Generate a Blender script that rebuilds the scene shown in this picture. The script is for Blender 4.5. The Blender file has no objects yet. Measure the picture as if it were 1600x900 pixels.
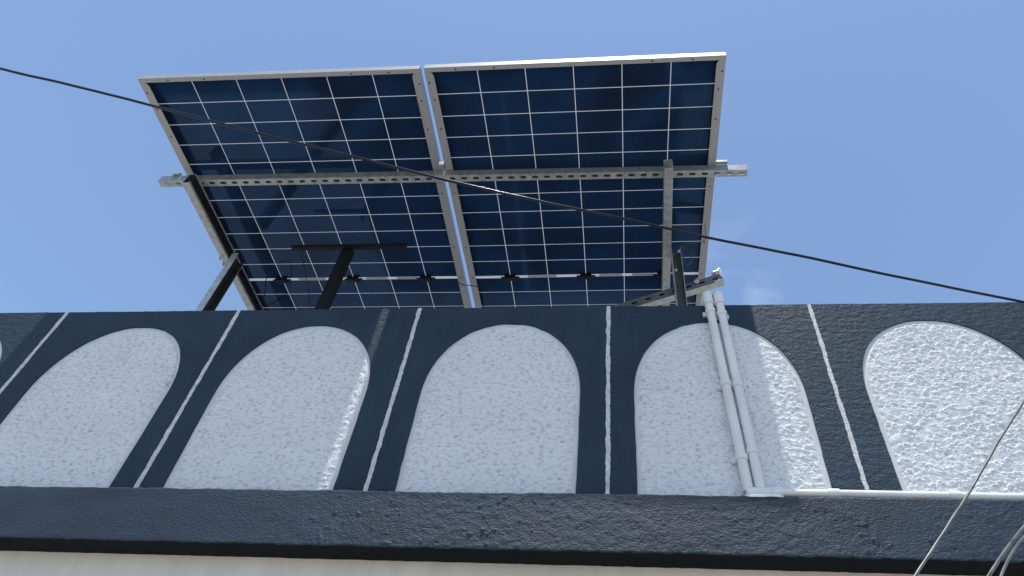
import bpy, bmesh, math, random
import numpy as np
from mathutils import Vector, Matrix
rnd = random.Random(7)
S = bpy.context.scene
COL = S.collection
# ------------------------------------------------------------------ camera
cd = bpy.data.cameras.new("camera"); cam = bpy.data.objects.new("camera", cd); COL.objects.link(cam)
cam.matrix_world = Matrix(((0.99765024, 0.01023877, 0.06774334, 0), (0.05446329, -0.71839797, -0.69349701, 0),
                           (0.04156612, 0.69555699, -0.71726755, 0), (0, 0, 0, 1)))
cd.sensor_width = 36; cd.lens = 23.1114; cd.shift_x = -0.059658; cd.shift_y = 0.021662
cd.clip_start = 0.02; cd.clip_end = 3000
S.camera = cam
# ------------------------------------------------------------------ light
SUN_TILT = math.radians(11.6)          # from the zenith, towards the street (-y)
w = bpy.data.worlds.new("World"); S.world = w; w.use_nodes = True
nt = w.node_tree; nt.nodes.clear(); N = nt.nodes.new; LK = nt.links.new
out = N('ShaderNodeOutputWorld'); bg = N('ShaderNodeBackground'); sky = N('ShaderNodeTexSky')
sky.sky_type = 'NISHITA'; sky.sun_disc = False
sky.sun_elevation = math.pi/2 - SUN_TILT; sky.sun_rotation = math.pi
sky.air_density = 1.0; sky.dust_density = 0.25; sky.ozone_density = 1.2; sky.air_density = 1.1; sky.altitude = 200
bg.inputs['Strength'].default_value = 0.122
# thin wisps of cloud low over the roof
tc = N('ShaderNodeTexCoord'); mp = N('ShaderNodeMapping'); mp.inputs['Scale'].default_value = (1.0, 1.0, 1.6)
no = N('ShaderNodeTexNoise'); no.inputs['Scale'].default_value = 9; no.inputs['Detail'].default_value = 7; no.inputs['Roughness'].default_value = .55
n2 = N('ShaderNodeTexNoise'); n2.inputs['Scale'].default_value = 3.1; n2.inputs['Detail'].default_value = 2
rm = N('ShaderNodeMapRange'); rm.inputs[1].default_value = .50; rm.inputs[2].default_value = .85
vd = N('ShaderNodeVectorMath'); vd.operation = 'DISTANCE'; vd.inputs[1].default_value = (0.19, 0.66, 0.72)
rd = N('ShaderNodeMapRange'); rd.inputs[1].default_value = .02; rd.inputs[2].default_value = .12; rd.inputs[3].default_value = .2; rd.inputs[4].default_value = 0
ml = N('ShaderNodeMath'); ml.operation = 'MULTIPLY'
mx = N('ShaderNodeMix'); mx.data_type = 'RGBA'; mx.inputs[7].default_value = (8.5, 9.2, 10.5, 1)
LK(tc.outputs['Generated'], mp.inputs['Vector']); LK(mp.outputs[0], no.inputs['Vector'])
LK(tc.outputs['Generated'], vd.inputs[0]); LK(vd.outputs['Value'], rd.inputs[0]); LK(no.outputs[0], rm.inputs[0])
LK(rm.outputs[0], ml.inputs[0]); LK(rd.outputs[0], ml.inputs[1]); LK(ml.outputs[0], mx.inputs[0])
LK(sky.outputs[0], mx.inputs[6]); LK(mx.outputs[2], bg.inputs[0]); LK(bg.outputs[0], out.inputs[0])
sd = bpy.data.lights.new("sun", 'SUN'); sun = bpy.data.objects.new("sun", sd); COL.objects.link(sun)
sd.energy = 3.0; sd.angle = math.radians(0.53); sd.color = (1, .96, .9)
sun.rotation_euler = (SUN_TILT, 0, 0); sun.location = (0, -3, 12)
S.view_settings.view_transform = 'Standard'; S.view_settings.look = 'None'
S.view_settings.exposure = 0.70; S.view_settings.gamma = 1; S.view_settings.use_curve_mapping = False
S.render.engine = 'CYCLES'
S.cycles.max_bounces = 8; S.cycles.diffuse_bounces = 5

# ------------------------------------------------------------------ helpers
def link(o, parent=None):
    COL.objects.link(o)
    if parent: o.parent = parent
    return o
def tag(o, label=None, cat=None, group=None, kind=None):
    if label: o['label'] = label
    if cat: o['category'] = cat
    if group: o['group'] = group
    if kind: o['kind'] = kind
    return o
def thing(name, label, cat, loc=(0, 0, 0), group=None):
    o = bpy.data.objects.new(name, None); o.empty_display_size = .1; link(o); o.location = loc
    return tag(o, label, cat, group)
def mesh(name, verts, faces, mats, parent=None, smooth=False, midx=None, local=False):
    """verts in world coordinates; shifted into the parent's frame unless local"""
    me = bpy.data.meshes.new(name)
    off = Vector((0, 0, 0))
    q = parent
    while q and not local: off = off + q.location; q = q.parent
    me.from_pydata([(v[0]-off[0], v[1]-off[1], v[2]-off[2]) for v in verts], [], faces)
    for m in (mats if isinstance(mats, (list, tuple)) else [mats]): me.materials.append(m)
    if midx: me.polygons.foreach_set('material_index', midx)
    if smooth: me.polygons.foreach_set('use_smooth', [True]*len(me.polygons))
    me.update()
    o = bpy.data.objects.new(name, me); link(o, parent)
    return o
class MB:
    def __init__(s): s.v = []; s.f = []; s.m = []
    def add(s, v, f, m=0):
        b = len(s.v); s.v += [tuple(x) for x in v]; s.f += [tuple(i+b for i in q) for q in f]; s.m += [m]*len(f)
    def box(s, x0, x1, y0, y1, z0, z1, m=0):
        v = [(x, y, z) for x in (x0, x1) for y in (y0, y1) for z in (z0, z1)]
        s.add(v, [(0,1,3,2), (4,6,7,5), (0,4,5,1), (2,3,7,6), (0,2,6,4), (1,5,7,3)], m)
    def obox(s, c, ax, ay, az, hx, hy, hz, m=0):
        c = Vector(c)
        v = [c + ax*(i*hx) + ay*(j*hy) + az*(k*hz) for i in (-1, 1) for j in (-1, 1) for k in (-1, 1)]
        s.add(v, [(0,1,3,2), (4,6,7,5), (0,4,5,1), (2,3,7,6), (0,2,6,4), (1,5,7,3)], m)
    def prism(s, prof, p0, p1, up, m=0, cap=True):
        """closed 2-D profile (a, b) swept from p0 to p1; a along side, b along up"""
        p0 = Vector(p0); p1 = Vector(p1); d = (p1-p0).normalized(); side = d.cross(Vector(up)).normalized(); u = side.cross(d)
        n = len(prof); v = [p + side*a + u*b for p in (p0, p1) for a, b in prof]
        f = [(i, (i+1) % n, n+(i+1) % n, n+i) for i in range(n)]
        if cap: f += [tuple(range(n-1, -1, -1)), tuple(range(n, 2*n))]
        s.add(v, f, m)
    def tube(s, pts, r, seg=12, m=0, cap=True):
        pts = [Vector(p) for p in pts]; rs = r if isinstance(r, (list, tuple)) else [r]*len(pts)
        up = Vector((0, 0, 1)); prev = None; rings = []
        for i, p in enumerate(pts):
            d = (pts[min(i+1, len(pts)-1)] - pts[max(i-1, 0)]).normalized()
            if prev is None:
                a = d.cross(up) if abs(d.dot(up)) < .95 else d.cross(Vector((0, 1, 0)))
            else: a = prev - d*prev.dot(d)
            a.normalize(); prev = a; b = d.cross(a)
            rings.append([p + a*math.cos(t)*rs[i] + b*math.sin(t)*rs[i] for t in (k*2*math.pi/seg for k in range(seg))])
        v = [q for R in rings for q in R]; f = []
        for i in range(len(pts)-1):
            for k in range(seg):
                f.append((i*seg+k, i*seg+(k+1) % seg, (i+1)*seg+(k+1) % seg, (i+1)*seg+k))
        if cap: f += [tuple(range(seg-1, -1, -1)), tuple((len(pts)-1)*seg+k for k in range(seg))]
        s.add(v, f, m)
    def build(s, name, mats, parent=None, smooth=False, local=False, bevel=0, auto=False):
        o = mesh(name, s.v, s.f, mats, parent, smooth or auto, s.m, local)
        bm = bmesh.new(); bm.from_mesh(o.data); bmesh.ops.recalc_face_normals(bm, faces=bm.faces)
        if auto:
            for e in bm.edges:
                if len(e.link_faces) == 2 and e.calc_face_angle(0) > .7: e.smooth = False
        bm.to_mesh(o.data); bm.free()
        if bevel:
            b = o.modifiers.new('bevel', 'BEVEL'); b.width = bevel; b.segments = 2; b.limit_method = 'ANGLE'; b.angle_limit = .6
        return o
def smoothpath(pts, n=8):
    """Catmull-Rom through pts"""
    P = [Vector(p) for p in pts]; P = [P[0]*2-P[1]] + P + [P[-1]*2-P[-2]]; o = []
    for i in range(1, len(P)-2):
        for k in range(n):
            t = k/n; a, b, c, d = P[i-1], P[i], P[i+1], P[i+2]
            o.append(.5*((2*b)+(c-a)*t+(2*a-5*b+4*c-d)*t*t+(3*b-a-3*c+d)*t**3))
    o.append(P[-2]); return o

# ------------------------------------------------------------------ materials
def mat(name, base, rough=.6, metal=0, spec=.5, var=None, bump=None, coat=0, streak=None):
    """var: (scale, amount, stretch) colour mottling; bump: list of (scale, strength, distance, stretch)"""
    m = bpy.data.materials.new(name); m.use_nodes = True; t = m.node_tree; b = t.nodes['Principled BSDF']
    b.inputs['Base Color'].default_value = (*base, 1); b.inputs['Roughness'].default_value = rough
    b.inputs['Metallic'].default_value = metal; b.inputs['Specular IOR Level'].default_value = spec
    b.inputs['Coat Weight'].default_value = coat
    tc = t.nodes.new('ShaderNodeTexCoord')
    def noise(scale, stretch=(1, 1, 1), detail=5, rough=.55):
        mp = t.nodes.new('ShaderNodeMapping'); mp.inputs['Scale'].default_value = stretch
        n = t.nodes.new('ShaderNodeTexNoise'); n.inputs['Scale'].default_value = scale; n.inputs['Detail'].default_value = detail
        n.inputs['Roughness'].default_value = rough
        t.links.new(tc.outputs['Object'], mp.inputs[0]); t.links.new(mp.outputs[0], n.inputs[0]); return n
    if var:
        n = noise(var[0], var[2] if len(var) > 2 else (1, 1, 1)); r = t.nodes.new('ShaderNodeMapRange')
        r.inputs[1].default_value = .3; r.inputs[2].default_value = .7; r.inputs[3].default_value = 1-var[1]; r.inputs[4].default_value = 1+var[1]
        v = t.nodes.new('ShaderNodeVectorMath'); v.operation = 'SCALE'; v.inputs[0].default_value = base
        t.links.new(n.outputs[0], r.inputs[0]); t.links.new(r.outputs[0], v.inputs['Scale']); t.links.new(v.outputs[0], b.inputs['Base Color'])
        r2 = t.nodes.new('ShaderNodeMapRange'); r2.inputs[3].default_value = max(0, rough-.12); r2.inputs[4].default_value = min(1, rough+.12)
        t.links.new(n.outputs[0], r2.inputs[0]); t.links.new(r2.outputs[0], b.inputs['Roughness'])
    if streak:                          # rain streaks and faded strokes, multiplied over the mottling
        n = noise(streak[0], streak[2], 6, .65); r3 = t.nodes.new('ShaderNodeMapRange'); r3.inputs[1].default_value = .35; r3.inputs[2].default_value = .68
        r3.inputs[3].default_value = 1-streak[1]; r3.inputs[4].default_value = 1+streak[1]
        v2 = t.nodes.new('ShaderNodeVectorMath'); v2.operation = 'SCALE'; src = b.inputs['Base Color'].links[0].from_socket
        t.links.new(src, v2.inputs[0]); t.links.new(n.outputs[0], r3.inputs[0]); t.links.new(r3.outputs[0], v2.inputs['Scale']); t.links.new(v2.outputs[0], b.inputs['Base Color'])
    prev = None
    for (sc, st, di, *q) in (bump or []):
        n = noise(sc, q[0] if q else (1, 1, 1)); bp = t.nodes.new('ShaderNodeBump'); bp.inputs['Strength'].default_value = st; bp.inputs['Distance'].default_value = di
        t.links.new(n.outputs[0], bp.inputs['Height'])
        if prev: t.links.new(prev.outputs[0], bp.inputs['Normal'])
        prev = bp
    if prev: t.links.new(prev.outputs[0], b.inputs['Normal'])
    return m
NAVY = (.025, .046, .069)
M = {}
M['navy'] = mat('navy_wall_paint', NAVY, .62, 0, .2, (2.2, .2), [(38, .9, .008, (1, 1, 1.5)), (120, .9, .0035, (1, 1, 1.6)), (330, .4, .0008)], streak=(7, .12, (2.5, 1, .5)))
M['navy_rough'] = mat('navy_ledge_paint', (.022, .038, .061), .52, 0, .3, (3, .22), [(70, .35, .004, (1, 1, 1.8)), (150, 1, .0032, (.8, 1, 1.8)), (380, .5, .0008)], streak=(5, .16, (1, 1, 3)))
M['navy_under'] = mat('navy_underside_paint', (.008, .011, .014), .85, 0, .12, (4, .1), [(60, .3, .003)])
M['stucco'] = mat('white_stucco', (.71, .72, .735), .65, 0, .3, (5, .035), [(260, .35, .0012)])
M['margin'] = mat('white_margin_paint', (.62, .62, .62), .55, 0, .4, (9, .09), [(90, .4, .002)])
M['stripe'] = mat('chalky_white_line', (.58, .58, .57), .7, 0, .3, (40, .2), [(140, .8, .003)])
M['cream'] = mat('cream_wall_paint', (.70, .67, .61), .7, 0, .3, (1.6, .07, (1, 1, 2.5)), [(30, .25, .002)], streak=(6, .08, (2.5, 1, .4)))
M['concrete'] = mat('roof_concrete', (.30, .29, .27), .85, 0, .3, (3, .25), [(50, .4, .004)])
M['alu'] = mat('anodised_aluminium', (.43, .43, .425), .5, .3, .4, (30, .05, (1, .1, 1)))
M['galv'] = mat('galvanised_steel', (.46, .48, .475), .45, .5, .5, (38, .25), [(120, .25, .0006)])
M['dark_steel'] = mat('dark_painted_steel', (.007, .0075, .009), .55, .0, .3, (20, .15))  # near-black base paints in the backlit shade of the steel prop
M['mid'] = mat('grey_weathered_steel', (.13, .14, .15), .5, .3, .4, (25, .3), [(90, .3, .001)])  # galvanised steel darkened in colour to stand for shade, post inside and brace front
M['mid2'] = mat('zinc_rail_side', (.24, .26, .27), .45, .4, .5, (38, .25), [(120, .25, .0006)])  # the rail's galvanised steel again, its front side's shade put into the colour
M['dull'] = mat('dull_weathered_steel', (.05, .058, .062), .5, .3, .4, (25, .3), [(90, .3, .001)])  # galvanised steel with deep shade put into its colour, for channel insides
M['black'] = mat('black_plastic', (.004, .004, .005), .5, 0, .35)
M['hole'] = mat('dark_hole', (.01, .01, .012), .9, 0, .1)
M['cable'] = mat('black_cable_sheath', (.004, .004, .009), .2, 0, .35)
M['grey_cable'] = mat('weathered_grey_cable', (.10, .095, .09), .35, .1, .6, (26, .6, (1, 1, 1)))
M['pvc'] = mat('white_pvc', (.74, .74, .725), .38, 0, .5, (9, .10, (1, 1, .5)))
M['tape'] = mat('silver_label_tape', (.42, .46, .48), .45, 0, .4, (20, .1))
M['green'] = mat('green_earth_wire', (.01, .07, .05), .4, 0, .5)
M['zinc'] = mat('bright_zinc', (.80, .81, .80), .25, .8, .5)
# white ceramic grid of the bifacial panel: lets some of the sun through
m = bpy.data.materials.new('translucent_white_grid'); m.use_nodes = True; t = m.node_tree; t.nodes.clear()
o_ = t.nodes.new('ShaderNodeOutputMaterial'); ms = t.nodes.new('ShaderNodeMixShader'); df = t.nodes.new('ShaderNodeBsdfDiffuse'); tr = t.nodes.new('ShaderNodeBsdfTranslucent')
df.inputs[0].default_value = (.7, .7, .7, 1); tr.inputs[0].default_value = (.30, .31, .32, 1); ms.inputs[0].default_value = .5
t.links.new(df.outputs[0], ms.inputs[1]); t.links.new(tr.outputs[0], ms.inputs[2]); t.links.new(ms.outputs[0], o_.inputs[0]); M['grid'] = m
t = M['stucco'].node_tree; b = t.nodes['Principled BSDF']; old = b.inputs['Base Color'].links[0].from_socket
tc = t.nodes.new('ShaderNodeTexCoord'); mp = t.nodes.new('ShaderNodeMapping'); mp.inputs['Scale'].default_value = (1, 1, 1.7)
n = t.nodes.new('ShaderNodeTexNoise'); n.inputs['Scale'].default_value = 68; n.inputs['Detail'].default_value = 2.5
r_ = t.nodes.new('ShaderNodeMapRange'); r_.inputs[1].default_value = .50; r_.inputs[2].default_value = .78; r_.inputs[3].default_value = 1; r_.inputs[4].default_value = .55
v_ = t.nodes.new('ShaderNodeVectorMath'); v_.operation = 'SCALE'
t.links.new(tc.outputs['Object'], mp.inputs[0]); t.links.new(mp.outputs[0], n.inputs[0]); t.links.new(n.outputs[0], r_.inputs[0])
t.links.new(old, v_.inputs[0]); t.links.new(r_.outputs[0], v_.inputs['Scale']); t.links.new(v_.outputs[0], b.inputs['Base Color'])
# silicon cells behind glass
m = mat('silicon_cells', (.006, .018, .055), .16, 0, .5); t = m.node_tree; b = t.nodes['Principled BSDF']
tc = t.nodes.new('ShaderNodeTexCoord'); n = t.nodes.new('ShaderNodeTexNoise'); n.inputs['Scale'].default_value = 1.7; n.inputs['Detail'].default_value = 2
cr = t.nodes.new('ShaderNodeValToRGB'); cr.color_ramp.elements[0].position = .35; cr.color_ramp.elements[0].color = (.010, .022, .048, 1)
cr.color_ramp.elements[1].position = .72; cr.color_ramp.elements[1].color = (.013, .022, .052, 1)
e = cr.color_ramp.elements.new(.55); e.color = (.013, .040, .100, 1)
t.links.new(tc.outputs['Object'], n.inputs[0]); t.links.new(n.outputs[0], cr.inputs[0])
wv = t.nodes.new('ShaderNodeTexWave'); wv.bands_direction = 'X'; wv.inputs['Scale'].default_value = 19.0; wv.wave_profile = 'SIN'
mr = t.nodes.new('ShaderNodeMapRange'); mr.inputs[1].default_value = .9; mr.inputs[2].default_value = 1; mr.inputs[3].default_value = 1; mr.inputs[4].default_value = 1.3
sc = t.nodes.new('ShaderNodeVectorMath'); sc.operation = 'SCALE'
t.links.new(tc.outputs['Object'], wv.inputs[0]); t.links.new(wv.outputs['Fac'], mr.inputs[0]); t.links.new(mr.outputs[0], sc.inputs['Scale'])
t.links.new(cr.outputs[0], sc.inputs[0]); t.links.new(sc.outputs[0], b.inputs['Base Color'])
b.inputs['Specular Tint'].default_value = (.2, .5, 1, 1); b.inputs['Roughness'].default_value = .07; b.inputs['IOR'].default_value = 1.5
M['cell'] = m

# ------------------------------------------------------------------ ground
GZ = -1.55
g = MB(); g.add([(-900, -900, GZ), (900, -900, GZ), (900, 900, GZ), (-900, 900, GZ)], [(0, 1, 2, 3)])
tag(g.build('ground', mat('ground_dust', (.30, .28, .25), .95, 0, .2, (.8, .15), [(8, .5, .03)])), kind='structure')

# ------------------------------------------------------------------ building
K = 1.63                                # front face of the parapet
X_DIV = [-0.0331 + .6876*i for i in range(-6, 6)]
X_DIV[3], X_DIV[4], X_DIV[5], X_DIV[7] = -2.0805, -1.4054, -.7201, .6698
X_DIV[2] = -2.745; X_DIV[8] = 1.400; X_DIV[9] = 2.09
XL, XR = X_DIV[0] - .1, X_DIV[-1] + .1
ZT, ZL = 1.703, .915                    # parapet top, ledge top
HW, ZS, HA = .2595, 1.305, .316         # arch half width, springing, rise
ARCH = {3: (-1.740, .252), 4: (-1.0718, .2560), 5: (-.379, .2575), 6: (.3135, .2650), 7: (1.034, .2720)}
def ledge_top(x): return .9185 - .0057*x
def ledge_bot(x): return .7577 - .0098*x
# lattice noise used for relief
class Lat:
    def __init__(s, seed): s.g = np.random.RandomState(seed).rand(257, 257)
    def __call__(s, x, y):
        xi = np.floor(x).astype(int); yi = np.floor(y).astype(int); fx = x-xi; fy = y-yi
        fx = fx*fx*(3-2*fx); fy = fy*fy*(3-2*fy); a = xi % 256; b = yi % 256
        G = s.g; return (G[a, b]*(1-fx)+G[a+1, b]*fx)*(1-fy) + (G[a, b+1]*(1-fx)+G[a+1, b+1]*fx)*fy
def sstep(a, b, x):
    t = np.clip((x-a)/(b-a), 0, 1); return t*t*(3-2*t)
jit = Lat(5)
def wob(a, b, s=45.0): return float(jit(np.array([a*s+300.]), np.array([b*s+100.]))[0]-.5)*2
bld = thing('building', 'navy building front with white stucco arches on its rooftop parapet', 'building', (0, K, GZ))

def arch_z(c, x, hw, ha):
    d = min(1.0, abs(x-c)/hw); return ZS + ha*(1-d**2.1)**(1/2.1)
# navy face, 3 mm proud of the white panels, one bay at a time with its arch cut out
fv = MB(); NP = 56
DEP = .0048
zb = .84
def top(x): return ZT + .0012*wob(x, 3.3, 60) - .002*max(0, x-1.2)
for i in range(len(X_DIV)-1):
    a, b = X_DIV[i], X_DIV[i+1]; c, HW = ARCH.get(i, ((a+b)/2, .2595))
    # shape of the opening as a list of points from lower left over the crown to lower right
    pts = []
    for k in range(14): z = zb + (ZS-zb)*k/14; pts.append((c-HW+.0015*wob(c, z), z))
    for k in range(NP+1):
        th = math.pi*k/NP; x = c - HW*math.cos(th); pts.append((x, arch_z(c, x, HW, HA) + .0015*wob(x, c)))
    for k in range(13, -1, -1): z = zb + (ZS-zb)*k/14; pts.append((c+HW+.0015*wob(c+9, z), z))
    nL = 14
    for j in range(len(pts)-1):
        (x0, z0), (x1, z1) = pts[j], pts[j+1]
        if j < nL: q = [(a, z0), (x0, z0), (x1, z1), (a, z1)]
        elif j >= len(pts)-1-nL: q = [(x0, z0), (b, z0), (b, z1), (x1, z1)]
        else: q = [(x0, z0), (x1, z1), (x1, top(x1)), (x0, top(x0))]
        fv.add([(x, K, z) for x, z in q], [(0, 1, 2, 3)])
        fv.add([(x0, K, z0), (x1, K, z1), (x1, K+DEP+.002, z1), (x0, K+DEP+.002, z0)], [(0, 1, 2, 3)])
    pl, pr = pts[nL], pts[-1-nL]
    fv.add([(x, K, z) for x, z in ((a, pl[1]), pl, (pl[0], top(pl[0])), (a, top(a)))], [(0, 1, 2, 3)])
    fv.add([(x, K, z) for x, z in (pr, (b, pr[1]), (b, top(b)), (pr[0], top(pr[0])))], [(0, 1, 2, 3)])
fv.build('parapet_face', M['navy'], bld)
bk = MB(); bk.box(XL, XR, K+DEP+.004, K+.115, .80, ZT-.0015); bk.build('parapet_wall', M['navy'], bld)
# dense relief for the bays the photograph shows; coarser for the rest
def stucco(i, step):
    a, b = X_DIV[i], X_DIV[i+1]; c, HW = ARCH.get(i, ((a+b)/2, .2595)); hw = HW-.012; ha = HA-.012
    mg = MB(); n = 60
    ring = [(c-HW-.006, zb)] + [(c-(HW+.006)*math.cos(math.pi*k/n), ZS+(HA+.006)*max(0, 1-abs(math.cos(math.pi*k/n))**2.1)**(1/2.1)) for k in range(n+1)] + [(c+HW+.006, zb)]
    mg.add([(x, K+DEP, z) for x, z in ring], [tuple(range(len(ring)))])
    p = mg.build('arch_border', M['margin'], bld)
    nx = int(2*hw/step); nz = int((ZS+ha-zb)/step)
    u = np.linspace(-1, 1, nx+1); v = np.linspace(0, 1, nz+1)
    X = c + hw*u; zt = ZS + ha*np.maximum(0, 1-np.abs(u)**2.1)**(1/2.1)
    XX = np.repeat(X[:, None], nz+1, 1); ZZ = zb + (zt[:, None]-zb)*v[None, :]
    wx = XX + .004*(Lat(71)(XX*30+50, ZZ*30+50)-.5); wz = ZZ + .004*(Lat(72)(XX*30+50, ZZ*30+50)-.5)
    L1, L2, L3, L4 = Lat(11+i), Lat(31+i), Lat(51+i), Lat(91+i)
    h = .55*L1(wx*72+200, wz*105+200) + .30*L2(wx*150+200, wz*215+200) + .15*L3(wx*330+200, wz*420+200)
    big = L4(wx*9+50, wz*9+50)
    n1 = .56*L1(wx*76+200, wz*118+200) + .30*L2(wx*165+200, wz*230+200) + .14*L3(wx*320+200, wz*400+200) + .05*(big-.5)
    n1 = sstep(.22, .80, n1)*.75 + n1*.25
    pit = sstep(.72, .80, L3(wx*88+40, wz*125+90))*sstep(.35, .55, L4(wx*30+20, wz*30+20))
    # overlapping daubs: each leans out towards its upper lip, which breaks off sharply
    dx_ = .0045*(L1(XX*110+9, ZZ*130+9)-.5) + .0035*(L2(XX*230+9, ZZ*260+9)-.5)
    dz_ = .0065*(L2(XX*100+50, ZZ*120+9)-.5) + .0040*(L3(XX*220+9, ZZ*240+50)-.5)
    R_ = np.random.RandomState(400+i); px_, pz_ = .0185, .0132; D = np.zeros_like(ZZ)
    Xc = X - c; dzc = (zt-zb)/nz; dxc = 2*hw/nx
    for gi in range(int(-hw/px_)-1, int(hw/px_)+2):
        for gj in range(int((zt.max()-zb)/pz_)+2):
            if R_.rand() < .13: continue
            ux = (gi + R_.rand()*1.1 + .5*(gj % 2))*px_; uz = zb + (gj + R_.rand()*1.2)*pz_
            aw = .0058+.0110*R_.rand()**1.3; Ld = .012+.016*R_.rand(); A_ = .0017+.0026*R_.rand(); sl = .5*(R_.rand()-.5); cv = .25+.5*R_.rand()
            i0 = max(0, int((ux-aw-.005+hw)/dxc)); i1 = min(nx+1, int((ux+aw+.005+hw)/dxc)+2)
            if i1 <= i0: continue
            zs_ = (zt[i0:i1].max()-zb)/nz; zmn = (zt[i0:i1].min()-zb)/nz
            j0 = max(0, int((uz-Ld-.012-zb)/zs_)); j1 = min(nz+1, int((uz+.016-zb)/max(zmn, zs_*.5))+2)
            if j1 <= j0: continue
            qx = (XX[i0:i1, j0:j1]-c-ux + dx_[i0:i1, j0:j1])/aw; qz = ZZ[i0:i1, j0:j1]-uz + dz_[i0:i1, j0:j1] - sl*qx*aw
            d_ = aw*cv*(1-qx*qx) - qz                     # distance below the daub's upper lip
            prof = np.where(d_ > 0, np.clip(1-d_/Ld, 0, 1), np.clip(1+d_/.0019, 0, 1))*np.clip(1.25*(1-np.abs(qx)**3), 0, 1)
            D[i0:i1, j0:j1] = np.maximum(D[i0:i1, j0:j1], A_*prof)
    H = D + .0004*n1 - .0010*pit + .00025*(L2(wx*300+20, wz*300+20)-.5)
    lift = .0
    edge = np.minimum(np.minimum((1-np.abs(u))[:, None]*hw*np.ones_like(ZZ), (zt[:, None]-ZZ)), 1)
    H = H*sstep(0, .007, edge) + .0006*sstep(0, .0015, edge)
    V = np.stack([XX, K+DEP-.0002-H, ZZ-GZ], -1).reshape(-1, 3).astype(np.float32); V[:, 1] -= K
    me = bpy.data.meshes.new('stucco'); nv = len(V); me.vertices.add(nv); me.vertices.foreach_set('co', V.ravel())
    ii, jj = np.meshgrid(np.arange(nx), np.arange(nz), indexing='ij'); a0 = (ii*(nz+1)+jj).ravel()
    Q = np.stack([a0, a0+nz+1, a0+nz+2, a0+1], 1).astype(np.int32); nf = len(Q)
    me.loops.add(nf*4); me.loops.foreach_set('vertex_index', Q.ravel())
    me.polygons.add(nf); me.polygons.foreach_set('loop_start', np.arange(nf, dtype=np.int32)*4)
    me.polygons.foreach_set('use_smooth', np.ones(nf, dtype=bool))
    me.materials.append(M['stucco']); me.update(calc_edges=True)
    o = bpy.data.objects.new('stucco_panel', me); link(o, bld)
for i in range(len(X_DIV)-1): stucco(i, .0016 if 2 <= i <= 8 else .006)
# white lines between the bays
for x in X_DIV:
    d = MB(); n = 320; f = []; v = []
    for k in range(n+1):
        z = .87 + (ZT+.0005-.87)*k/n
        l = x - .0074 + .0016*wob(x, z, 31) + .0011*wob(x, z+5, 117) + .0008*wob(x+1, z+2, 290); r = x + .0074 + .0016*wob(x+3, z, 27) + .0011*wob(x+3, z+5, 131) + .0008*wob(x+5, z+2, 270)
        y = K-.0014 - .0004*wob(x+7, z, 150)
        v += [(l, K+.001, z), (l+.0012, y, z), (r-.0012, y, z), (r, K+.001, z)]
    for k in range(n):
        for j in range(3): f.append((4*k+j, 4*k+j+1, 4*k+j+5, 4*k+j+4))
    d.add(v, f); d.build('divider_line', M['stripe'], bld, auto=True)
# ledge with real trowel relief on its front
YF, YB = 1.57, 1.65
x0, x1 = XL, XR
nx, nz = 2300, 60
X = np.concatenate([np.linspace(x0, -2.0, 150, endpoint=False), np.linspace(-2.0, 1.5, nx), np.linspace(1.5, x1, 150)[1:]]); nx = len(X)-1
v = np.linspace(0, 1, nz+1); XX = np.repeat(X[:, None], nz+1, 1)
ZZ = ledge_bot(XX) + (ledge_top(XX)-ledge_bot(XX))*v[None, :]
A, B, C, D, E_ = Lat(201), Lat(202), Lat(203), Lat(204), Lat(205)
rough = .22 + .78*sstep(-1.15, -.35, XX + .5*(A(XX*3+40, ZZ*4+40)-.5))     # smoother plaster on the left
patch = sstep(.62, .70, D(XX*5.2+31.3, ZZ*4+13)) ; rough = rough*(1-.75*patch)
H = .0016*(A(XX*38+90, ZZ*70+90)-.5) + .0012*(B(XX*90+90, ZZ*170+90)-.5) + .0006*(C(XX*230+90, ZZ*300+90)-.5)
rid = 1-np.abs(2*C(XX*14+60+2*A(XX*9+20, ZZ*9+20), ZZ*34+60)-1); H += .00035*sstep(.90, .99, rid)
bl = E_(XX*62+70, ZZ*75+70); H += .0022*sstep(.78, .97, bl)*sstep(.45, .62, A(XX*6+20, ZZ*5+20))
H = H*rough + .0012*(B(XX*12+40, ZZ*14+40)-.5)
ed = np.minimum(v, 1-v)[None, :]*.155
H = H - .0015*(1-sstep(0, .0015, ed))
ZZ = ZZ + ((v > .99)[None, :])*(.0028*(C(XX*55+30, 0*XX+30)-.5)+.0035*(B(XX*14+30, 0*XX+30)-.5)) + ((v < .01)[None, :])*.004*(C(XX*50+30, 0*XX+80)-.5)
V = np.stack([XX, YF-H, ZZ], -1).reshape(-1, 3)
V = V.tolist(); ii, jj = np.meshgrid(np.arange(nx), np.arange(nz), indexing='ij'); a0 = (ii*(nz+1)+jj).ravel()
Q = np.stack([a0, a0+nz+1, a0+nz+2, a0+1], 1).tolist(); mi = [0]*len(Q)
b0 = len(V)
# top and underside strips share the front's edge vertices
for i in range(nx+1): V.append((float(X[i]), K+.02, float(ledge_top(X[i])+.004)))
for i in range(nx+1): V.append((float(X[i]), YB+.03, float(ledge_bot(X[i])-.0015)))
for i in range(nx):
    Q.append((i*(nz+1)+nz, (i+1)*(nz+1)+nz, b0+i+1, b0+i)); mi.append(0)
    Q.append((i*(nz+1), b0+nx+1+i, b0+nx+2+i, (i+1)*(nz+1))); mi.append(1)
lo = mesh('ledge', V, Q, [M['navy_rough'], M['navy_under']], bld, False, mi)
sm = [True]*(nx*nz) + [False]*(2*nx); lo.data.polygons.foreach_set('use_smooth', sm)
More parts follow.
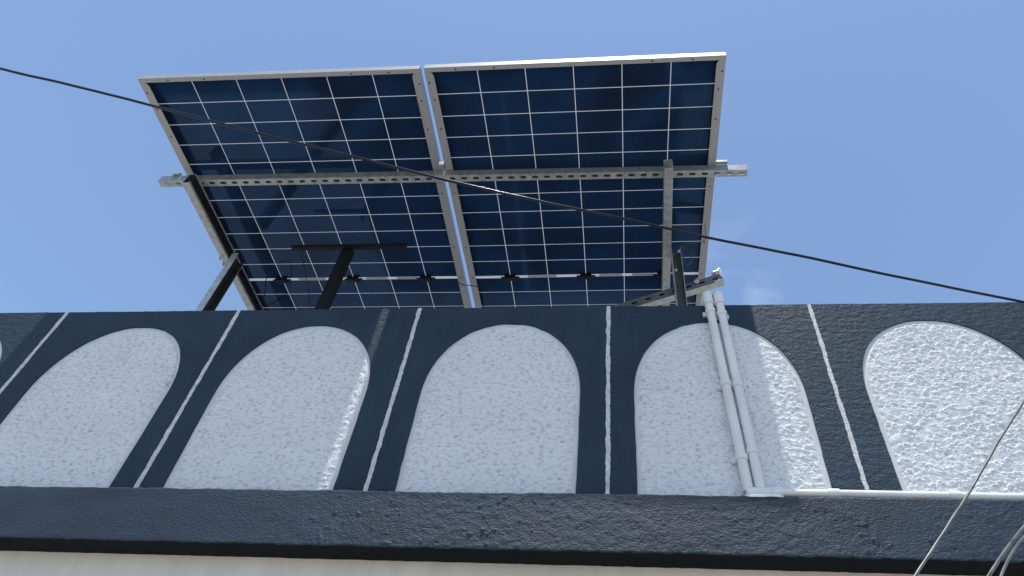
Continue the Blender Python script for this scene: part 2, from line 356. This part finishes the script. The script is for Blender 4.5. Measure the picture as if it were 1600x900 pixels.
# wall below, roof behind
lw = MB(); lw.box(XL, XR, YB, YB+.2, GZ, .705); 
nn = 200; vv = []; ff = []
for k in range(nn+1):
    x = XL + (XR-XL)*k/nn; vv += [(x, YB-.002, .40), (x, YB-.002, ledge_bot(x)+.006)]
for k in range(nn): ff.append((2*k, 2*k+2, 2*k+3, 2*k+1))
lw.add(vv, ff); lw.build('lower_wall', M['cream'], bld)
rf = MB(); rf.box(XL, XR, K+.118, 9.0, .75, .95); rf.build('roof_slab', M['concrete'], bld)

# ------------------------------------------------------------------ solar panels
PW, PL = 1.303, 2.384
def make_panel(name, label):
    root = thing(name, label, 'solar panel', (0, 0, 0), 'solar panels on the roof mounting frame')
    y0, y1 = .018, -PL-.018            # local: x across, -y away from the street, +z down
    f = MB()
    for (a, b_, c, d) in ((0, PW, y0-.0022, y0), (0, PW, y1, y1+.0022), (0, .0022, y1+.0022, y0-.0022), (PW-.0022, PW, y1+.0022, y0-.0022)):
        f.box(a, b_, c, d, -.004, .031)
    zf0, zf1 = .0286, .031
    f.box(.0024, PW-.0024, y0-.020, y0-.0024, zf0, zf1); f.box(.0024, PW-.0024, y1+.0024, y1+.020, zf0, zf1)
    for sx in (0, 1):                   # long-side flanges with clipped inner corners
        def X_(a): return a if sx == 0 else PW-a
        ya, yb = y0-.0202, y1+.0202
        poly = [(.0024, ya), (.024, ya), (.030, ya-.003), (.0365, ya-.013), (.038, ya-.024), (.038, yb+.024), (.0365, yb+.013), (.030, yb+.003), (.024, yb), (.0024, yb)]
        n = len(poly); vv = [(X_(a), y, z) for z in (zf0, zf1) for a, y in poly]
        f.add(vv, [tuple(range(n-1, -1, -1)), tuple(range(n, 2*n))] + [(i, (i+1) % n, n+(i+1) % n, n+i) for i in range(n)])
        for vv_ in (.05, .13, .27, .62, .96, 1.17, 1.5, 1.86):     # fixing holes
            xx = X_(.020 if vv_ > .1 else .012)
            f.add([(xx+.0042*math.cos(t), -vv_+.0042*math.sin(t), zf1+.0004) for t in (k*math.pi/4 for k in range(8))], [tuple(range(8))], 1)
    for xx in (.14, .31, PW-.14, PW-.31):
        f.add([(xx+.004*math.cos(t), y0-.012+.004*math.sin(t), zf1+.0004) for t in (k*math.pi/4 for k in range(8))], [tuple(range(8))], 1)
    f.build('frame', [M['alu'], M['hole']], root, local=True)
    gl = MB(); gl.add([(.003, y0-.003, -.0012), (PW-.003, y0-.003, -.0012), (PW-.003, y1+.003, -.0012), (.003, y1+.003, -.0012)], [(0, 1, 2, 3)])
    gl.build('backsheet', M['grid'], root, local=True)
    ce = MB(); cw, ch = .2084, .1038
    for r in range(22):
        rr = r-11; vc = PL/2 + (rr+.5)*.107 + (.005 if rr >= 0 else -.005)
        for c in range(6):
            uc = PW/2 + (c-2.5)*.212; k = .0014
            a, b_, c0, c1 = uc-cw/2, uc+cw/2, -vc-ch/2, -vc+ch/2
            if r == 0: c1 = y0-.010           # first and last rows run to the frame's shadow line
            if r == 21: c0 = y1+.010
            if r == 10: c0 = -PL/2+.0088
            if r == 11: c1 = -PL/2-.0088
            if c == 0: a = .006
            if c == 5: b_ = PW-.006
            ce.add([(a+k, c0, 0), (b_-k, c0, 0), (b_, c0+k, 0), (b_, c1-k, 0), (b_-k, c1, 0), (a+k, c1, 0), (a, c1-k, 0), (a, c0+k, 0)], [tuple(range(8))])
    ce.build('cell_array', M['cell'], root, local=True)
    ym = -PL/2
    for i, u in enumerate((PW/2-.424, PW/2-.0, PW/2+.424)):
        j = MB(); n = 24
        j.box(u-.032, u+.032, ym-.017, ym+.017, .001, .017); j.box(u-.028, u+.028, ym-.012, ym+.012, .0172, .021)
        j.box(u-.052, u-.0325, ym-.008, ym+.004, .001, .012); j.box(u+.0325, u+.052, ym-.008, ym+.004, .001, .012)
        j.build('junction_box', M['black'], root, local=True, bevel=.003)
    for (a, b_) in ((PW/2-.325, PW/2-.165), (PW/2+.075, PW/2+.20), (PW/2+.255, PW/2+.375)):
        t_ = MB(); t_.box(a, b_, ym-.0085+.002, ym+.0085, .0020, .0045); t_.build('cable_label', M['tape'], root, local=True)
    return root
def copy_tree(o, parent=None):
    c = o.copy(); COL.objects.link(c); c.parent = parent
    for ch in o.children: copy_tree(ch, c)
    return c
pr = make_panel('solar_panel', 'dark blue solar panel with galvanised rafter and green wire below, nearer the white pipes')
pl = copy_tree(pr); pl['label'] = 'dark blue solar panel with the black T-shaped prop standing under it'
pr.matrix_world = Matrix(((.99996902, -.00750058, -.00238819, -.834667), (-.00756815, -.99953112, -.02966918, 1.213764), (-.00216453, .02968634, -.99955692, 2.796663), (0, 0, 0, 1))) @ Matrix.Diagonal((1, 1, 1, 1))
pl.matrix_world = Matrix(((.99997717, -.00263232, -.00622369, -2.162246), (-.00281580, -.99955612, -.02965860, 1.224948), (-.00614285, .02967545, -.99954071, 2.81635), (0, 0, 0, 1)))
# the local frame above has +y towards the street after the rotation
for r_ in (pr, pl):
    pass

# ------------------------------------------------------------------ mounting frame
mf = thing('mounting_frame', 'galvanised steel mounting frame carrying the two solar panels', 'frame', (-.8, 2.1, .95))
def rail_line(x): return 1.689 + (x+2.27)*.0061
# slotted strut channel: side walls plus a pierced bottom
rl = MB(); xa, xb = -2.271, .615; rw = .037; zr0, zr1 = 2.700, 2.744; th = .0025
def RP(x, y, z): return (x, rail_line(x)+y, z)
def rquad(x0, x1, y0, y1, z0, z1, mm=0):
    v = [RP(x, y, z) for x in (x0, x1) for y in (y0, y1) for z in (z0, z1)]
    rl.add(v, [(0,1,3,2), (4,6,7,5), (0,4,5,1), (2,3,7,6), (0,2,6,4), (1,5,7,3)], mm)
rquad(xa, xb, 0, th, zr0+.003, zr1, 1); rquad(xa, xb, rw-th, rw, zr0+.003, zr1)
rquad(xa, xb, th, .011, zr1-th, zr1-.0002); rquad(xa, xb, rw-.011, rw-th, zr1-th, zr1-.0002)
pitch = .0575; sl = .030; s0, s1 = .0115, .0255
rquad(xa, xb, .0003, s0, zr0, zr0+th); rquad(xa, xb, s1, rw-.0003, zr0, zr0+th)
x = xa
while x < xb:
    rquad(x, min(xb, x+pitch-sl), s0, s1, zr0+.0001, zr0+th-.0001)
    for sgn, xe in ((1, x+pitch-sl), (-1, x+pitch)):          # rounded slot ends
        if xe < xb:
            q = .005*sgn
            for (ya, yb, yc) in ((s0, s0+.005, 0), (s1, s1-.005, 0)):
                rl.add([RP(xe, ya, zr0+.0001), RP(xe+q, ya, zr0+.0001), RP(xe, yb, zr0+.0001)], [(0, 1, 2)])
    x += pitch
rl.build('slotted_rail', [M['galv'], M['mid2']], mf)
# far rail and the rafters
fr = MB(); fr.box(-2.25, .60, 3.10, 3.137, 2.660, 2.703); fr.build('rear_rail', M['galv'], mf, bevel=.002)
def cee(p0, p1, wd, hg, name, m, open_side=1, up=(0, 0, 1), lip=.012, t=.003, inner=None):
    """C section: back web on one side, flanges, lips"""
    o = MB(); s = open_side; a, b = wd/2, hg/2
    prof = [(-a, -b), (a, -b), (a, -b+lip), (a-t, -b+lip), (a-t, -b+t), (-a+t, -b+t), (-a+t, b-t), (a-t, b-t), (a-t, b-lip), (a, b-lip), (a, b), (-a, b)]
    prof = [(s*x, y) for x, y in prof]; o.prism(prof, p0, p1, up)
    if inner:
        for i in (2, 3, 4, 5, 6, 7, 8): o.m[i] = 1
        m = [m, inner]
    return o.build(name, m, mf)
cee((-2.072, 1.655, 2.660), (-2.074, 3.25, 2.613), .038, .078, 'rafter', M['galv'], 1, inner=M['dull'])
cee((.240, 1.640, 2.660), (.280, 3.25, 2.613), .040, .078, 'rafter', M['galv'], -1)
# posts (vertical) from the roof slab
def post(x, y, zt, s, name, m, face, inner=None, d=None):
    """C section post, open towards 'face'"""
    o = MB(); a = s/2; t = .003
    q_ = (d or s)/2
    prof = [(-a, -q_), (a, -q_), (a, -q_+t), (-a+t, -q_+t), (-a+t, q_-t), (a, q_-t), (a, q_), (-a, q_)]
    ang = {'+x': 0, '-y': -math.pi/2, '-x': math.pi, '+y': math.pi/2}[face]; ca, sa = math.cos(ang), math.sin(ang)
    P = [(x+px*ca-py*sa, y+px*sa+py*ca) for px, py in prof]; n = len(P)
    v = [(px, py, z) for z in (.951, zt) for px, py in P]
    f = [(i, (i+1) % n, n+(i+1) % n, n+i) for i in range(n)] + [tuple(range(n-1, -1, -1)), tuple(range(n, 2*n))]
    o.add(v, f)
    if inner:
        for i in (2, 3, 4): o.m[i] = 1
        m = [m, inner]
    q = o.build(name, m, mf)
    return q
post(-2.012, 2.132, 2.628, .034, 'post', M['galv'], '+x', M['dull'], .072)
cp = post(-1.402, 2.098, 2.640, .046, 'post', M['dark_steel'], '+y')
cp['label'] = 'black T-shaped prop post with a short crossbar'
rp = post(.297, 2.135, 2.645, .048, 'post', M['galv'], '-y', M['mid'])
cb = MB(); cb.box(-1.690, -1.078, 2.052, 2.056, 2.613, 2.633); cb.box(-1.690, -1.078, 2.0562, 2.074, 2.6125, 2.6165)
cb.build('crossbar', M['dark_steel'], cp)
# brace from roof level up past the right post
cee((-.42, 2.185, 2.075), (.512, 2.185, 2.465), .040, .050, 'brace', M['galv'], -1)
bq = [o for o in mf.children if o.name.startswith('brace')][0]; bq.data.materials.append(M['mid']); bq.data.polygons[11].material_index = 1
br = [o for o in mf.children if o.name.startswith('brace')][0]
bm = bmesh.new(); bm.from_mesh(br.data); br.data.materials.append(M['hole']); dx = Vector((.932, 0, .39)).normalized(); dz = dx.cross(Vector((0, 1, 0)))
for k in range(14):
    c = Vector((-.42, 2.1636, 2.075)).lerp(Vector((.512, 2.1636, 2.465)), (k+.5)/14) - mf.location
    ring = [bm.verts.new(c + dx*(sx_*.009+.006*math.cos(a_)) + dz*(.0065*math.sin(a_))) for a_, sx_ in ((t_*math.pi/5-math.pi/2, 1 if t_ < 6 else -1) for t_ in range(11))]
    f_ = bm.faces.new(ring); f_.material_index = 2
bm.to_mesh(br.data); bm.free()
cl = MB(); cl.obox((.490, 2.175, 2.500), Vector((.92, 0, .39)), Vector((0, 1, 0)), Vector((-.39, 0, .92)), .026, .02, .004)
cl.obox((.505, 2.175, 2.508), Vector((.92, 0, .39)), Vector((0, 1, 0)), Vector((-.39, 0, .92)), .008, .02, .012)
cl.build('bracket', M['zinc'], mf, bevel=.002)
def bolt(c, ax, r=.009, l=.016):
    b_ = MB(); ax = Vector(ax).normalized(); c = Vector(c)
    b_.tube([c, c+ax*l*.2], r*1.5, 16); b_.tube([c+ax*(l*.2+.0005), c+ax*l*.7], r, 6); b_.tube([c+ax*(l*.7+.0003), c+ax*l*1.3], r*.5, 10)
    return b_.build('bolt', M['zinc'], mf, auto=True)
for q_ in ((-2.0935, 2.11, 2.60), (-2.0935, 2.15, 2.60)): bolt(q_, (-1, 0, 0), .006, .010)
for q_ in ((.285, 2.1105, 2.455), (.31, 2.1105, 2.60)): bolt(q_, (0, -1, 0), .006, .010)
bolt((-2.06, rail_line(-2.06)+.018, 2.699), (0, 0, -1), .006, .008)
bolt((.385, 2.160, 2.425), (0, -1, 0)); bolt((.238, rail_line(.24)+.018, 2.699), (0, 0, -1), .006, .008)
for xx, yy in ((-.8475, 1.700), (-2.185, 1.690), (.485, 1.700)):
    c_ = MB(); c_.box(xx-.012, xx+.012, yy-.036, yy+.02, 2.7445, 2.7705) if abs(xx+.8475) < .01 else c_.box(xx-.03, xx+.040 if xx > 0 else xx+.01, yy-.012, yy+.004, 2.7445, 2.7610)
    c_.build('panel_clamp', M['galv'], mf, bevel=.0015)

# ------------------------------------------------------------------ conduits
def conduit(xb, xt, label, clamps):
    r = thing('conduit_pipe', label, 'pipe', (xb, 1.607, .955), 'white conduit pipes on the parapet')
    y = 1.609; R = .0142
    def P(z): t_ = (z-.955)/(1.68-.955); return Vector((xb+(xt-xb)*t_, y, z))
    p = MB(); p.tube([P(.952), P(1.0), P(1.3), P(1.695)], R, 20); p.build('pipe', M['pvc'], r, auto=True)
    e = MB(); arc = [P(1.688), P(1.705)] + [P(1.722)+Vector((0, .030*(1-math.cos(a)), .030*math.sin(a))) for a in (math.pi/2*k/8 for k in range(9))]
    arc.append(arc[-1]+Vector((0, .05, 0))); e.tube(arc, [R+.0030]*len(arc), 20); e.tube([P(1.684), P(1.690)], R+.0045, 20)
    e.build('elbow', M['pvc'], r, auto=True)
    for z in clamps:
        c = P(z); k = MB(); k.tube([c+Vector((0, 0, -.008)), c+Vector((0, 0, .008))], R+.0035, 20)
        k.tube([c+Vector((0, 0, -.0095)), c+Vector((0, 0, -.0082))], R+.0028, 20)
        k.box(c.x-.025, c.x+.025, 1.6205, K-.0005, z-.008, z+.008)
        k.build('saddle_clamp', M['pvc'], r, auto=True)
    return r
conduit(.348, .3195, 'white vertical conduit pipe on the parapet, further from the lit stucco of its arch', (1.650, 1.325, 1.058))
conduit(.381, .3565, 'white vertical conduit pipe on the parapet, the one nearer the sunlit stucco', (1.637, 1.322, 1.078))
h = thing('horizontal_conduit', 'white conduit pipe lying along the top of the navy ledge', 'pipe', (.35, 1.592, .939), None)
def hz(x): return .9395 - .0135*max(0, x-.5)
p = MB(); p.tube([(x, 1.593, hz(x)) for x in (.36, .6, .9, 1.2, 1.6, 2.2, 3.0, XR-.1)], .0108, 18); p.build('pipe', M['pvc'], h, auto=True)
e = MB(); e.tube([(.336, 1.593, .9395), (.340, 1.593, .9395), (.352, 1.593, .9395), (.420, 1.593, .9395), (.423, 1.593, .9395)], [.006, .012, .0150, .0150, .0125], 20)
e.build('elbow', M['pvc'], h, auto=True)
e = MB(); e.tube([(.404, 1.593, .9395), (.431, 1.593, .9395)], .0166, 20); e.build('coupling', M['pvc'], h, auto=True)
for x in (.565, .872, 1.5):
    e = MB(); e.tube([(x-.014, 1.593, hz(x)), (x+.014, 1.593, hz(x))], .0135, 20); e.box(x-.008, x+.008, 1.6, K-.0005, hz(x)-.004, hz(x)+.006); e.build('coupling', M['pvc'], h, auto=True)
dr = MB(); n = 60; vv = []; ff = []
for k in range(n+1):
    x = .328 + .10*k/n; s_ = .5-.5*math.cos(min(1, 6*min(k, n-k)/n)*math.pi)
    vv += [(x, 1.5735-.004*s_, ledge_top(x)-.002*s_-.001*s_*wob(x, 1, 90)), (x, 1.571-.004*s_, ledge_top(x)+.004), (x, 1.585, ledge_top(x)+.006*s_)]
for k in range(n):
    for j in range(2): ff.append((3*k+j, 3*k+j+3, 3*k+j+4, 3*k+j+1))
dr.add(vv, ff); dr.build('sealant_bead', M['pvc'], h, smooth=True)

# ------------------------------------------------------------------ cables
def cable(name, pts, r, m, label, seg=10, n=10, wobble=0):
    P = smoothpath(pts, n)
    if wobble: P = [p+Vector((0, 0, wobble*math.sin(i*.9)*math.sin(i*.23+1))) for i, p in enumerate(P)]
    base = P[-1]
    o = thing(name, label, 'cable', base) if False else None
    c = MB(); c.tube([p-base for p in P], r, seg); ob = c.build(name, m, None, smooth=True); ob.location = base
    return tag(ob, label, 'cable')
cable('overhead_cable', [(-16, -7, 5.6), (-9, -2.6, 4.0), (-4.2, .1, 2.75), (-2.75, .55, 2.23), (-2.089, .76, 1.985), (-1.907, .78, 1.913), (-1.683, .826, 1.88), (-1.454, .873, 1.84), (-1.094, .948, 1.773), (-.779, 1.014, 1.722),
      (-.507, 1.073, 1.678), (-.199, 1.14, 1.643), (.07, 1.199, 1.620), (.272, 1.243, 1.596), (.554, 1.303, 1.575), (.845, 1.366, 1.546), (1.238, 1.45, 1.515), (1.5, 1.50, 1.49), (2.0, 1.58, 1.47), (2.4, 1.628, 1.46)],
      .0041, M['cable'], 'long black cable sagging across the sky in front of both solar panels', wobble=.0007)
cable('service_cable', [(1.62, 1.628, 1.74), (1.25, 1.42, 1.34), (1.074, 1.35, 1.136), (.974, 1.314, 1.028), (.844, 1.279, .887), (.725, 1.243, .752), (.624, 1.207, .643), (.518, 1.171, .53), (.455, 1.136, .464), (.2, 1.0, .2), (-.4, .6, -.25), (-1.6, -.6, -.9), (-3.2, -2.4, -1.54)],
      .0028, M['grey_cable'], 'thin grey cable slanting down across the last white arch and the ledge', wobble=.0006)
cable('service_cable', [(1.55, 1.628, 1.42), (1.0, 1.3, .87), (.837, 1.2, .706), (.741, 1.17, .624), (.679, 1.14, .57), (.609, 1.11, .504), (.552, 1.08, .449), (.3, .9, .22), (-.8, -.2, -.7), (-2.4, -1.8, -1.54)],
      .0030, M['grey_cable'], 'outer of two grey cables in the lower right corner, reaching lowest and furthest left')
cable('service_cable', [(1.50, 1.628, 1.30), (.95, 1.28, .80), (.787, 1.15, .644), (.701, 1.12, .578), (.649, 1.09, .532), (.601, 1.06, .482), (.564, 1.03, .438), (.4, .9, .3), (-.5, -.2, -.7), (-2.0, -1.8, -1.54)],
      .0024, M['grey_cable'], 'inner of two grey cables in the lower right corner, ending at the frame edge')
cable('hanging_wire', [(-1.635, 2.070, 2.615), (-1.63, 2.08, 2.585), (-1.58, 2.12, 2.46), (-1.53, 2.16, 2.32), (-1.50, 2.2, 2.1), (-1.49, 2.22, .955)], .0018, M['cable'], 'thin black wire hanging from the crossbar of the black prop')
cable('earth_wire', [(.441, 2.02, 2.700), (.44, 2.06, 2.63), (.405, 2.08, 2.632), (.348, 2.09, 2.634), (.322, 2.095, 2.612), (.345, 2.09, 2.606), (.362, 2.09, 2.545), (.355, 2.09, 2.491), (.330, 2.09, 2.465), (.326, 2.095, 2.52), (.332, 2.095, 2.60),
      (.352, 2.08, 2.60), (.374, 2.08, 2.55), (.366, 2.08, 2.49), (.335, 2.09, 2.455)], .0017, M['green'], 'green earth wire looped beside the top of the galvanised post')
cable('panel_lead', [(-.98, 2.404, 2.749), (-.892, 2.403, 2.722), (-.869, 2.418, 2.716), (-.823, 2.424, 2.716), (-.777, 2.434, 2.718), (-.70, 2.44, 2.749)], .0026, M['cable'], 'short black lead bridging the gap between the two solar panels')
cable('panel_lead', [(-1.99, 2.36, 2.74), (-1.975, 2.38, 2.66), (-1.97, 2.42, 2.60), (-1.955, 2.46, 2.62), (-1.93, 2.5, 2.745)], .0026, M['cable'], 'black lead drooping in a loop beside the left galvanised rafter')
